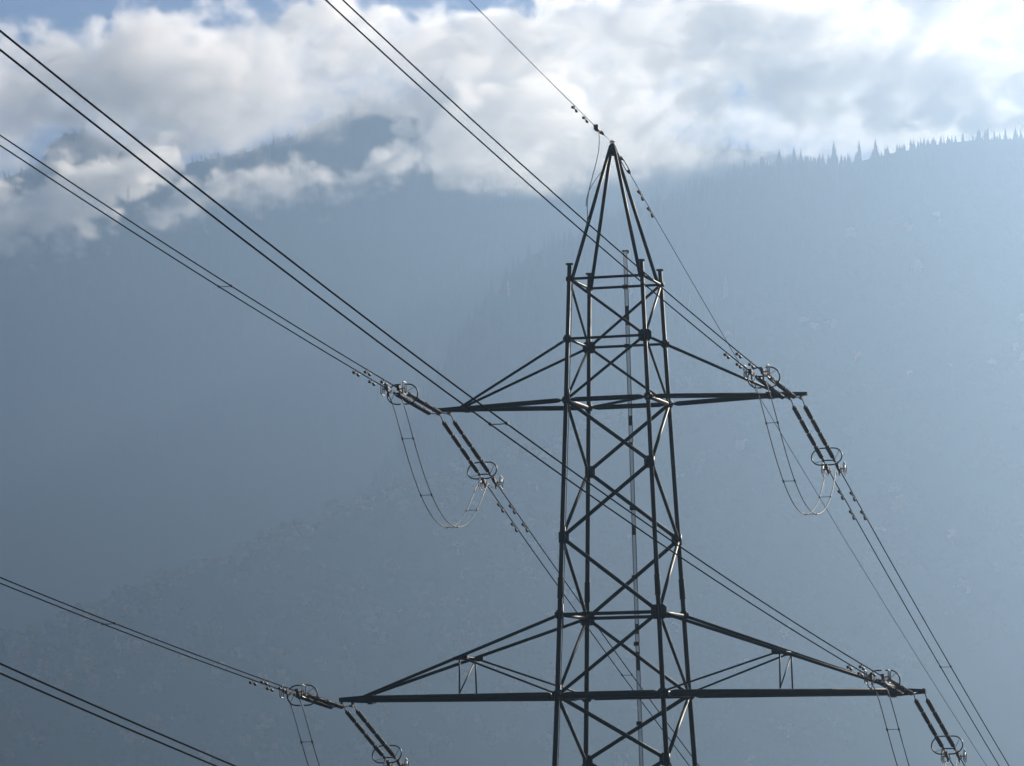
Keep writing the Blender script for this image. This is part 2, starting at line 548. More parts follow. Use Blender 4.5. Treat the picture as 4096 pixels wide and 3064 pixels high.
def lerp(a, b, t): return np.asarray(a) + (np.asarray(b) - np.asarray(a)) * t
def strut(name, a, b, r, parent=pylon, trim=(0.0, 0.0), taper=None, n=10, mm=None):
    a = np.asarray(a, float); b = np.asarray(b, float)
    L = np.linalg.norm(b - a); d = (b - a) / L
    a2 = a + d * trim[0]; b2 = b - d * trim[1]
    mb = MB()
    if taper:
        pin, cone = taper
        mb.tube([a2, a2 + d * pin, a2 + d * (pin + .005), a2 + d * (pin + cone), b2 - d * (pin + cone), b2 - d * (pin + .005), b2 - d * pin, b2],
                [r * .34, r * .34, r * .62, r, r, r * .62, r * .34, r * .34], n)
    else:
        mb.tube([a2, b2], r, n)
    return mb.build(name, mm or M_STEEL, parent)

# legs with flanged tops and splice sleeves
for i in range(4):
    mb = MB()
    zs = [BASE, 0.8058, 3.58, 16.2132, 22.0857]
    mb.tube([node_ for node_ in [np.array([SX[i] * hw(z), SY[i] * hw(z) * DR, z - BASE]) for z in zs]], [.118, .108, .104, .092, .088], 14)
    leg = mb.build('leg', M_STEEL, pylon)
    def lp(z): return np.array([SX[i] * hw(z), SY[i] * hw(z) * DR, z - BASE])
    MB().tube([lp(22.07), lp(22.13)], .165, 14).build('flange', M_STEEL, leg)
    for z in (8.15, -6.6):
        mb = MB().tube([lp(z - .42), lp(z - .40), lp(z + .40), lp(z + .42)], [.112, .124, .124, .112], 14)
        for q in (-.41, .41): mb.tube([lp(z + q - .02), lp(z + q + .02)], .135, 14)
        mb.build('splice_sleeve', M_STEEL, leg)
    c = lp(BASE) + np.array([0, 0, -0.25])
    MB().box(c, ((1, 0, 0), (0, 1, 0), (0, 0, 1)), (.55, .55, .6)).build('footing', mat('concrete', (.3, .29, .27), .9) if i == 0 else bpy.data.materials['concrete'], leg)

# zig-zag bracing on the four faces
seq = ['ring', 'a1t', 'a1b', 'm1', 'm2', 'a2t', 'a2b', 'm3', 'm4', 'a3t', 'a3b', 'm5', 'm6', 'base']
rad = [.062, .062, .082, .085, .085, .078, .088, .09, .09, .09, .09, .09, .09]
for s in range(len(seq) - 1):
    A, B = seq[s], seq[s + 1]
    r = rad[s]
    ev = (s % 2 == 0)     # even: from L1/L4 down to L2/L3
    prs = [(0, 2), (3, 1), (0, 1), (3, 2)] if ev else [(2, 0), (1, 3), (1, 0), (2, 3)]
    for p, q in prs:
        strut('diagonal_brace', node(A, p), node(B, q), r * (0.9 if {p, q} in ({0, 1}, {2, 3}) else 1.0), trim=(.16, .16))
# horizontals
for lv, r in (('ring', .06), ('a1t', .06), ('a2t', .078), ('a3t', .078)):
    for p, q in ((0, 2), (1, 3), (0, 1), (2, 3)):
        strut('horizontal_strut', node(lv, p), node(lv, q), r, trim=(.12, .12))
for lv, r in (('a1b', .105), ('a2b', .145), ('a3b', .145)):
    for p, q in ((0, 2), (1, 3), (0, 1), (2, 3)):
        strut('horizontal_strut', node(lv, p), node(lv, q), r if {p, q} in ({0, 2}, {1, 3}) else r * .9, trim=(.06, .06), taper=(.16, .22), n=14)
    strut('plan_brace', node(lv, 1), node(lv, 2), r * .6, trim=(.06, .06), taper=(.14, .4))
# gusset plates
def octo(a, b, ch):
    return [(-a + ch, -b), (a - ch, -b), (a, -b + ch), (a, b - ch), (a - ch, b), (-a + ch, b), (-a, b - ch), (-a, -b + ch)]
def gusset(lv, i, a, b, inx=0.0, both=True):
    c = node(lv, i) + np.array([-SX[i] * inx, 0, 0])
    mb = MB().plate(octo(a, b, .12), c, (1, 0, 0), (0, 0, 1), .05)
    if both: mb.plate(octo(a * .9, b * .93, .11), node(lv, i) + np.array([0, -SY[i] * inx, 0]), (0, 1, 0), (0, 0, 1), .046)
    mb.tube([node(lv, i) - np.array([0, 0, b * .85]), node(lv, i) + np.array([0, 0, b * .85])], .145, 12)
    mb.build('gusset_plate', M_STEEL, pylon)
for i in range(4):
    gusset('a1t', i, .29 if i in (1, 2) else .2, .26 if i in (1, 2) else .18)
    gusset('a2t', i, .34 if i in (1, 2) else .22, .31 if i in (1, 2) else .2)
    gusset('a3t', i, .34, .3)
    gusset('a1b', i, .19, .17); gusset('a2b', i, .24, .22); gusset('a3b', i, .24, .22)
    gusset('ring', i, .13, .1, .05)
for lv, ii in (('m1', (1, 2)), ('m2', (0, 3)), ('m3', (1, 2)), ('m4', (0, 3)), ('m5', (1, 2)), ('m6', (0, 3))):
    for i in ii:
        gusset(lv, i, .21, .27, .1)
# peak
apex = np.array([0, 0, 27.549 - BASE])
for i in range(4):
    a = node('ring', i) + np.array([-SX[i] * .11, -SY[i] * .11, .02])
    strut('peak_strut', a, apex + np.array([SX[i] * .06, SY[i] * .06, -.12]), .078, n=12)
mb = MB().tube([apex - [0, 0, .55], apex - [0, 0, .25], apex - [0, 0, .02]], [.17, .13, .1], 12)
mb.plate([(-.1, -.2), (.1, -.2), (.07, .12), (-.07, .12)], apex, DEP * 0 + np.array([0, 1, 0]), (0, 0, 1), .04)
mb.tube([apex + [-.12, .0, .05], apex + [.12, 0, .05]], .03, 8).tube([apex + [0, .12, .0], apex + [0, .26, .02]], .025, 8).tube([apex + [0, -.12, .02], apex + [0, -.22, .05]], .03, 8)
mb.build('peak_cap', M_STEEL, pylon)

# climbing rail up the middle of the back face
mb = MB()
def railp(z): return np.array([0.02, hw(min(z, 22.1)) * DR + .17, z - BASE])
zt, zb = 23.05, -21.0
steps = int((zt - zb) / .045)
for sx in (-.078, .078):
    mb.tube([railp(z) + [sx, 0, 0] for z in (zb, .8058, 3.58, 16.2132, 22.0857, zt)], .02, 6)
for k in range(steps):
    z = zb + k * .045
    mb.box(railp(z), ((1, 0, 0), (0, 1, 0), (0, 0, 1)), (.075, .010, .010))
for z in (20.2, 15.6, 6.5, 5.1, -2.7, 10.8):
    mb.box(railp(z), ((1, 0, 0), (0, 1, 0), (0, 0, 1)), (.088, .02, .42 if z in (20.2, 5.1) else .22))
mb.box(railp(zt), ((1, 0, 0), (0, 1, 0), (0, 0, 1)), (.15, .04, .035)).box(railp(zt) + [.14, 0, -.06], ((1, 0, 0), (0, 1, 0), (0, 0, 1)), (.035, .03, .06))
rail = mb.build('climbing_rail', M_ZINC, pylon)
for z in (Zl['ring'], Zl['a1t'], 14.55, 11.75, 8.75, 5.85, 2.4, -.5, -3.5):
    MB().box(railp(z) - [0, .09, 0], ((1, 0, 0), (0, 1, 0), (0, 0, 1)), (.12, .12, .085)).build('rail_bracket', M_STEEL, rail)

# crossarms
def crossarm(s, top, bot, al, rb, rt, zadj, hang, xadj=0.0):
    arm = MB()
    zt_ = Zl[bot] - BASE + zadj
    tip = np.array([s * (al + xadj), 0, zt_])
    inn = np.array([s * (al + xadj - 1.15), 0, zt_])
    # tapering tip box that carries the insulators
    a, b = .2, .11
    vs = []
    for x, hy, hz in ((s * (al + xadj - 1.25), .30, rb * 1.35), (s * (al + xadj - .35), .22, rb * .95), (s * (al + xadj + (.52 if al < 8 else .33)), .16, rb * .62)):
        vs += [(x, -hy, zt_ - hz), (x, hy, zt_ - hz), (x, hy, zt_ + hz * .9), (x, -hy, zt_ + hz * .9)]
    fs = [(0, 1, 2, 3), (8, 11, 10, 9)]
    for k in (0, 4):
        for j in range(4):
            fs.append((k + j, k + 4 + j, k + 4 + (j + 1) % 4, k + (j + 1) % 4))
    arm.add(vs, fs, False)
    arm.tube([np.array([s * (al + xadj - 1.05), 0, zt_ - rb * 1.55]), np.array([s * (al + xadj - 1.05), 0, zt_ - rb * 1.1])], .12, 10)
    am = arm.build('crossarm', M_STEEL, pylon)
    for k, i in enumerate((0, 1) if s < 0 else (2, 3)):
        sy = SY[i]
        e = np.array([s * (al + xadj - .95), sy * .17, zt_])
        strut('bottom_chord', node(bot, i), e, rb, am, (.08, 0), None, 14) if False else None
        d_ = nrm(e - node(bot, i)); a0 = node(bot, i)
        L = np.linalg.norm(e - a0)
        MB().tube([a0 + d_ * .1, a0 + d_ * .3, a0 + d_ * .305, a0 + d_ * .5, e], [.04, .04, rb * .66, rb, rb], 16).build('bottom_chord', M_STEEL, am)
        te = np.array([s * (al + xadj - .75), sy * .13, zt_ + rb * .6])
        ta = node(top, i)
        strut('top_chord', ta, te, rt, am, (.2, 0), None, 12)
        if hang:
            m_ = lerp(ta, te, .502)
            bpt = lerp(a0, e, (m_[0] - a0[0]) / (e[0] - a0[0]))
            strut('web_brace', m_ - [s * .12, 0, .06], node(bot, i) + np.array([s * .14, 0, .12]), rt * .62, am, (.05, 0))
            strut('hanger_post', m_ - [0, 0, .04], bpt + [0, 0, rb + .02], .036, am)
            if k == 0: hp = (m_, bpt)
            else:
                strut('cross_brace', lerp(m_, m_, 0) - [0, 0, .1], hp[1] + [0, 0, rb + .03], .03, am)
                strut('cross_brace', hp[0], m_, .03, am)
            MB().plate([(-.3, -.12), (.22, -.12), (.34, .02), (-.3, .1)], m_ - [s * .05, 0, .03], (s * 1., 0, 0), (0, 0, 1), .05).build('gusset_plate', M_STEEL, am)
    return am
crossarm(-1, 'a1t', 'a1b', AL1, .105, .058, 0.0, False)
crossarm(1, 'a1t', 'a1b', AL1, .105, .058, 0.0, False)
crossarm(-1, 'a2t', 'a2b', AL2, .15, .07, .1, True)
crossarm(1, 'a2t', 'a2b', AL2, .15, .07, -.14, True, .25)
crossarm(-1, 'a3t', 'a3b', AL3, .15, .07, 0, True)
crossarm(1, 'a3t', 'a3b', AL3, .15, .07, 0, True)

# ------------------------------------------------------------------ line geometry (fitted catenaries)
class Span:
    def __init__(s, th, sl, c): s.u = np.array([math.cos(th), math.sin(th), 0]); s.sl = sl; s.c = c
    def p(s, T, t, off=0.0, up=0.0, lat=0.0):
        return T + s.u * t + ARM * off + np.array([0, 0, s.sl * t + s.c * t * t + up])
    def d(s, t): return nrm(s.u + np.array([0, 0, s.sl + 2 * s.c * t]))
    def n(s, t):
        d_ = s.d(t); x = nrm(np.cross(ARM, d_)); return x if x[2] > 0 else -x
BACK = Span(-1.88977865, .1081616, 4.10038e-4)
FWD = Span(1.18270294, -.5129164, 7.80277e-4)
EB = Span(-1.88977865, .135909, 4.10038e-4)
EF = Span(1.18270294, -.5043478, 6.190296e-4)
BDZ, FDZ = -.38498, -.26502
TIPS = {'UL': wpt(-AL1, 0, Zl['a1b']), 'UR': wpt(AL1, 0, Zl['a1b']), 'LL': wpt(-AL2, 0, Zl['a2b']), 'LR': wpt(AL2, 0, Zl['a2b']), 'BR': wpt(AL3, 0, Zl['a3b'])}
FTIP = dict(TIPS); FTIP['LR'] = TIPS['LR'] + ARM * .25; FTIP['LL'] = TIPS['LL'] + np.array([0, 0, .1])
HALF = .245

def insulator_set(name, sp, T, zt, t0, t1, tring, tclamp, label, group):
    """two parallel strings of four ribbed porcelain rods, ring, horns and dead-end clamps"""
    e = empty(name, tuple(T))
    P = lambda t, off=0, up=0: sp.p(np.zeros(3), t, off, up)
    for s in (-1, 1):
        o = s * HALF
        mb = MB()
        # shackle links between arm tip and first rod
        a = P(.0, o, .0) + np.array([0, 0, -zt * .55]); b = P(t0, o, 0)
        mb.tube([a, lerp(a, b, .3)], .045, 8).tube([lerp(a, b, .25), b], .022, 8).box(a, (sp.d(0), ARM, (0, 0, 1)), (.07, .045, .07))
        st = mb.build('insulator_string', M_GALV, e)
        seg = (t1 - t0) / 4
        for k in range(4):
            ta, tb = t0 + seg * k, t0 + seg * (k + 1)
            A, B = P(ta, o), P(tb, o)
            L = np.linalg.norm(B - A); d_ = (B - A) / L
            cap = MB()
            for q0, q1 in ((.0, .095), (L - .095, L)):
                cap.tube([A + d_ * q0, A + d_ * q1], [.052, .060] if q0 == 0 else [.060, .052], 12)
            x = [.09]; r = [.04]
            nsh = 13
            for j in range(nsh):
                c0 = .135 + (L - .27) * j / (nsh - 1)
                big = .102 if j % 2 == 0 else .09
                x += [c0 - .026, c0 - .006, c0 + .006, c0 + .016]; r += [.066, big, big, .066]
            x += [L - .09]; r += [.04]
            rod = MB().tube([A + d_ * q for q in x], r, 14).build('porcelain_rod', M_PORC, st)
            cap.build('end_cap', M_GALV, st)
        # dead-end clamp with jumper lug
        cl = MB()
        d_ = sp.d(tclamp); nn = sp.n(tclamp); sd = nrm(np.cross(nn, d_))
        cl.tube([P(t1 - .02, o), P(tclamp - .45, o)], .024, 8)
        cl.box(P(tclamp - .12, o, -.01), (d_, sd, nn), (.26, .055, .085))
        cl.box(P(tclamp + .10, o, .05), (d_, sd, nn), (.12, .075, .05)).box(P(tclamp - .3, o), (d_, sd, nn), (.1, .07, .05))
        cl.tube([P(tclamp - .1, o, -.05), P(tclamp - .06, o, -.3)], .032, 8)
        for q in (-.2, -.05, .1): cl.tube([P(tclamp + q, o, -.1), P(tclamp + q, o, .13)], .018, 6)
        cl.build('dead_end_clamp', M_GALV, e)
        # arcing horn: rounded rectangular loop standing outboard of the clamp
        c = P(tclamp, o + s * .24, .02)
        loop = []
        for (x_, y_) in ((.2, .25), (-.2, .25), (-.2, -.25), (.2, -.25)):
            for q in range(4):
                a0 = {(1, 1): 0, (-1, 1): 90, (-1, -1): 180, (1, -1): 270}[(1 if x_ > 0 else -1, 1 if y_ > 0 else -1)]
                an = R(a0 + q * 30)
                loop.append(c + d_ * (x_ * .7 + .06 * math.cos(an)) + nn * (y_ * .76 + .06 * math.sin(an)))
        h = MB().tube(loop, .022, 8, closed=True)
        h.tube([P(tclamp - .05, o, 0), c + d_ * .0], .03, 6)
        h.tube([c - nn * .19, c + nn * .19], .018, 6)
        h.build('arcing_horn', M_HORN, e)
        # half of the corona ring, a C round its own string
        nn = sp.n(tring); rr = .43
        c = P(tring, o)
        arc = [c - ARM * s * .17 + nn * rr, c - ARM * s * .05 + nn * rr]
        for k in range(0, 13):
            an = math.pi / 2 - k * math.pi / 12
            arc.append(c + ARM * s * rr * math.cos(an) + nn * rr * math.sin(an))
        arc += [c - ARM * s * .05 - nn * rr, c - ARM * s * .17 - nn * rr]
        rg = MB().tube(arc, .03, 10)
        for an in (R(48), R(-48)):
            rg.tube([P(tring + .3, o), c + ARM * s * rr * math.cos(an) + nn * rr * math.sin(an)], .011, 6)
        rg.build('corona_ring', M_RING, e)
    tq = t1 + .16
    MB().tube([P(tq, -HALF), P(tq, HALF)], .03, 8).box(P(tq, -HALF), (sp.d(tq), ARM, (0, 0, 1)), (.08, .05, .05)).box(P(tq, HALF), (sp.d(tq), ARM, (0, 0, 1)), (.08, .05, .05)).build('yoke_bar', M_GALV, e)
    tag(e, label, 'insulator', group)
    return e

up = lambda z: np.array([0, 0, z])
IG = 'strain insulator sets on the crossarm tips'
WHERE = {'UL': 'upper left', 'UR': 'upper right', 'LL': 'lower left', 'LR': 'lower right', 'BR': 'lowest right'}
bset = insulator_set('insulator_set', BACK, TIPS['UL'] + up(BDZ), BDZ, 1.22, 5.45, 5.35, 6.45, 'near side pair of insulator strings reaching left from the upper left crossarm tip', IG)
fset = insulator_set('insulator_set', FWD, FTIP['UL'] + up(FDZ), FDZ, .42, 4.28, 4.15, 5.15, 'pair of insulator strings sloping down right from the upper left crossarm tip', IG)
for k in ('UR', 'LL', 'LR', 'BR'):
    c = copy_tree(bset); c.location = tuple(TIPS[k] + up(BDZ))
    c['label'] = 'near side pair of insulator strings reaching left from the %s crossarm tip' % WHERE[k]
    if k == 'BR': continue
    c = copy_tree(fset); c.location = tuple(FTIP[k] + up(FDZ))
    c['label'] = 'pair of insulator strings sloping down right from the %s crossarm tip' % WHERE[k]

# conductors ---------------------------------------------------------------
def damper(sp, t, off):
    P = lambda q, u=0: sp.p(np.zeros(3), t + q, off, u)
    mb = MB()
    mb.box(P(0, -.05), (sp.d(t), ARM, (0, 0, 1)), (.03, .022, .08))
    mb.tube([P(-.24, -.135), P(-.1, -.115), P(.1, -.115), P(.24, -.135)], .011, 6)
    for s in (-1, 1):
        mb.tube([P(s * q, -.118 - .02 * abs(q) / .2) for q in (.11, .13, .19, .26, .31, .33)], [.026, .042, .048, .066, .058, .02], 10)
    return mb

def bundle(sp, T, ts, tend, dampers, spacers, label, group, r=.024):
    e = empty('conductor_bundle', tuple(T))
    Z = np.zeros(3)
    tt = np.concatenate([np.linspace(ts, 30, 24), np.linspace(33, tend, 60)])
    for s in (-1, 1):
        cw = MB().tube([sp.p(Z, t, s * HALF) for t in tt], r, 8).build('conductor', M_WIRE, e)
        for t in dampers[s]:
            damper(sp, t, s * HALF).build('vibration_damper', M_DAMP, e)
    for t in spacers:
        a, b = sp.p(Z, t, -HALF), sp.p(Z, t, HALF)
        mb = MB().tube([a, lerp(a, b, .5) + up(-.012), b], .016, 6)
        for q in (a, b): mb.tube([q - sp.d(t) * .07, q + sp.d(t) * .07], .045, 8)
        mb.build('spacer', M_DAMP, e)
    tag(e, label, 'power line', group)
    return e
CG = 'twin conductor bundles of the power line'
DB = {-1: (8.4, 10.25), 1: (8.3, 10.25)}
DF = {-1: (6.85, 8.45), 1: (7.0, 8.5)}
SPB = {'UL': (24.8, 72), 'UR': (61, 118), 'LL': (25.1, 80), 'LR': (54.2, 108), 'BR': (40, 96)}
BLAB = {'UL': 'twin conductors running up left from the upper left crossarm tip, with one spacer in view',
        'UR': 'twin conductors crossing in front of the pylon up to the top edge of the photo',
        'LL': 'twin conductors sloping gently left from the lower left crossarm tip',
        'LR': 'twin conductors crossing the whole view from the lower right crossarm to the top left edge',
        'BR': 'twin conductors crossing the bottom left corner of the view'}
for k in ('UL', 'UR', 'LL', 'LR', 'BR'):
    bundle(BACK, TIPS[k] + up(BDZ), 6.4, 330, DB, SPB[k], BLAB[k], CG)
FLAB = {'UL': 'twin conductors descending right from the upper left crossarm behind the pylon legs',
        'UR': 'twin conductors descending right from the upper right crossarm to the bottom right edge',
        'LL': 'twin conductors descending out of view below the lower left crossarm',
        'LR': 'twin conductors descending out of view in the bottom right corner'}
for k in ('UL', 'UR', 'LL', 'LR'):
    bundle(FWD, FTIP[k] + up(FDZ), 5.1, 430, DF, (22.0, 75), FLAB[k], CG)

# jumper loops ---------------------------------------------------------------
JP = [-0.109, 0.907, 1.152, 0.322, 14.113, 0.786, 0.638, 0.227, 1.917, 0.791, 3.535, 0.076]
def jumper(k, label):
    e = empty('jumper_loop', tuple(TIPS[k]))
    O = TIPS[k]
    W2 = []
    for s in (-1, 1):
        B = BACK.p(TIPS[k] + up(BDZ), 6.33, s * .24) - up(.3); F = FWD.p(FTIP[k] + up(FDZ), 5.08, s * .23) - up(.28)
        h = (F - B) * np.array([1, 1, 0]); lat = np.cross(nrm(h), [0, 0, 1])
        C = [B] + [B + h * JP[3 * i] + lat * JP[3 * i + 2] - up(JP[3 * i + 1] - .15) for i in range(4)] + [F]
        pts = []
        for t in np.linspace(0, 1, 48):
            pts.append(sum(math.comb(5, i) * t ** i * (1 - t) ** (5 - i) * C[i] for i in range(6)) - O)
        W2.append(pts)
        MB().tube(pts, .02, 8).build('jumper_wire', M_JUMP, e)
    for f in (6, 12, 20, 28):
        a, b = W2[0][f], W2[1][f]
        mb = MB().tube([a, b], .014, 6)
        for q, W_ in ((a, W2[0]), (b, W2[1])):
            d_ = nrm(W_[f + 1] - W_[f - 1]); mb.tube([q - d_ * .06, q + d_ * .06], .038, 8)
        mb.build('spacer', M_DAMP, e)
    tag(e, label, 'jumper', 'jumper loops under the crossarm tips')
jumper('UL', 'twin wire jumper loop hanging in full view below the upper left crossarm tip')
jumper('UR', 'twin wire jumper loop hanging in full view below the upper right crossarm tip')
jumper('LL', 'twin wire jumper loop below the lower left crossarm tip, cut by the bottom edge')
jumper('LR', 'twin wire jumper loop below the lower right crossarm tip, cut by the bottom edge')

# earth wires ---------------------------------------------------------------
AP = wpt(0, 0, 27.549)
def earth(sp, ts, tend, damps, label):
    e = empty('earth_wire', tuple(AP))
    Z = np.zeros(3)
    MB().tube([sp.p(Z, t) for t in np.concatenate([np.linspace(ts, 20, 16), np.linspace(24, tend, 50)])], .0135, 8).build('wire', M_WIRE, e)
    for t in damps:
        mb = damper(sp, t, 0)
        mb.build('vibration_damper', M_DAMP, e)
    tag(e, label, 'earth wire', 'earth wires at the pylon peak')
    return e
P = lambda sp, t, o=0, u=0: sp.p(np.zeros(3), t, o, u)
eb = earth(EB, 2.35, 330, (3.95, 5.45), 'thin earth wire running up left from the pylon peak')
mb = MB().tube([P(EB, .15), P(EB, 1.5)], .012, 6).tube([P(EB, 1.25), P(EB, 1.4), P(EB, 1.7)], [.03, .06, .03], 8)
for o in (-.07, .07): mb.tube([P(EB, 1.5, o), P(EB, 2.3, o)], .016, 6)
mb.box(P(EB, 2.25), (EB.d(2), ARM, (0, 0, 1)), (.18, .1, .1)).box(P(EB, 1.55), (EB.d(2), ARM, (0, 0, 1)), (.08, .09, .04))
mb.build('tension_clamp', M_GALV, eb)
ef = earth(EF, 2.05, 430, (3.4, 4.6), 'thin earth wire descending right from the pylon peak')
mb = MB().tube([P(EF, .2), P(EF, 1.05)], .016, 6)
for o in (-.075, .075): mb.tube([P(EF, 1.0, o * .7), P(EF, 1.15, o), P(EF, 1.85, o), P(EF, 2.05, o * .5)], .026, 8)
mb.box(P(EF, 1.05), (EF.d(1), ARM, EF.n(1)), (.1, .075, .04)).tube([P(EF, 1.9), P(EF, 2.1)], [.07, .03], 8)
mb.build('turnbuckle', M_GALV, ef)
# down lead from the earth wire clamp along the near left leg
loc = lambda w_: np.array([(w_[0] - TX) * CA - (w_[1] - TD) * SA, (w_[0] - TX) * SA + (w_[1] - TD) * CA, w_[2] - BASE])
s0 = node('ring', 0) + np.array([.11, .11, .02]); s1 = apex + np.array([-.06, -.06, -.12])
c0 = loc(AP + P(EB, 2.1))
k1 = lerp(s0, s1, .44) + np.array([-.02, -.12, 0])
def bez(a, b, c, d_, n=14):
    return [(1 - t) ** 3 * a + 3 * (1 - t) ** 2 * t * b + 3 * (1 - t) * t * t * c + t ** 3 * d_ for t in np.linspace(0, 1, n)]
path = bez(c0, c0 + [.25, .1, -1.3], k1 + [-.1, -.5, 1.4], k1)
path += [lerp(s0, s1, .2) + np.array([.02, -.11, 0]), lerp(s0, s1, .02) + np.array([.03, -.1, 0])]
for z in (20.5, 18, 14, 10, 6, 2, -3, -10, -20):
    path.append(np.array([-hw(z) + .16, -hw(z) * DR - .05, z - BASE]))
mb = MB().tube(path, .018, 6)
k2 = lerp(s0, s1, .80) + np.array([-.05, -.09, 0])
mb.tube(bez(k2, k2 + [-.25, -.1, -.35], k1 + [-.02, -.35, 1.15], k1 + [-.03, -.16, .55]), .015, 6)
mb.box(k1, ((1, 0, 0), (0, 1, 0), (0, 0, 1)), (.04, .05, .09))
dl = mb.build('down_lead', M_ZINC, pylon)
mb = MB()
for lv in ('a1b', 'm2', 'a2t', 'a2b'):
    z = Zl[lv]
    mb.tube([np.array([-hw(z) + .15, -hw(z) * DR - .06, z - BASE - .55]), np.array([-hw(z) + .15, -hw(z) * DR - .06, z - BASE + .45])], .035, 8)
mb.build('conduit', M_ZINC, dl)

# a bird in flight, left of the near left leg
mb = MB()
mb.tube([(-.2, 0, 0), (-.13, 0, .0), (0, 0, .01), (.1, 0, .02), (.15, 0, .03), (.2, 0, .025)], [.02, .03, .05, .04, .03, .006], 8)
for s in (-1, 1):
    mb.add([(.07, 0, .03), (.09, s * .16, .11), (.0, s * .34, .10), (-.06, s * .17, .085), (-.07, 0, .03)], [(0, 1, 3, 4), (1, 2, 3)])
mb.add([(-.17, -.02, 0), (-.17, .02, 0), (-.3, .05, .0), (-.3, -.05, .0)], [(0, 1, 2, 3)])
bird = mb.build('bird', M_BIRD)
bird.location = (5.7, 651.5, 19.75); bird.rotation_euler = (R(12), 0, R(25))
tag(bird, 'tiny dark bird flying just left of the near left pylon leg', 'bird')

# ------------------------------------------------------------------ clouds (real volumes, beyond the haze)
def cloud_mat(name, dens, aniso):
    m = bpy.data.materials.new(name)
    m.use_nodes = True
    t = m.node_tree
    t.nodes.clear()
    out = t.nodes.new('ShaderNodeOutputMaterial')
    pv = t.nodes.new('ShaderNodeVolumePrincipled')
    pv.inputs['Color'].default_value = (1.0, .99, .975, 1)
    pv.inputs['Density'].default_value = dens
    pv.inputs['Anisotropy'].default_value = aniso
    pv.inputs['Density Attribute'].default_value = 'density'
    t.links.new(pv.outputs[0], out.inputs['Volume'])
    m.cycles.volume_step_rate = 1.2
    return m
M_CLOUD = cloud_mat('cloud_vapour', .019 / K, .5)

class G:
    def __init__(s, name):
        s.t = bpy.data.node_groups.new(name, 'GeometryNodeTree')
        s.t.interface.new_socket('Geometry', in_out='OUTPUT', socket_type='NodeSocketGeometry')
        s.out = s.t.nodes.new('NodeGroupOutput')
    def n(s, typ, **kw):
        x = s.t.nodes.new(typ)
        for k, v in kw.items(): setattr(x, k, v)
        return x
    def l(s, a, b): s.t.links.new(a, b)
    def m(s, op, a, b=None, c=None):
        x = s.n('ShaderNodeMath', operation=op)
        for i, v in enumerate((a, b, c)):
            if v is None: continue
            if isinstance(v, (int, float)): x.inputs[i].default_value = v
            else: s.l(v, x.inputs[i])
        return x.outputs[0]
    def curve(s, xs, table, lo, hi):
        """table of (x, z) -> piecewise function of the socket xs"""
        x0, x1 = table[0][0], table[-1][0]
        fac = s.m('DIVIDE', s.m('SUBTRACT', xs, x0), x1 - x0)
        fc = s.n('ShaderNodeFloatCurve')
        cv = fc.mapping.curves[0]
        pts = [((a - x0) / (x1 - x0), (b - lo) / (hi - lo)) for a, b in table]
        cv.points[0].location = pts[0]; cv.points[1].location = pts[-1]
        for p in pts[1:-1]: cv.points.new(*p)
        for p in cv.points: p.handle_type = 'AUTO'
        fc.mapping.update()
        s.l(fac, fc.inputs['Value'])
        return s.m('ADD', s.m('MULTIPLY', fc.outputs[0], hi - lo), lo)

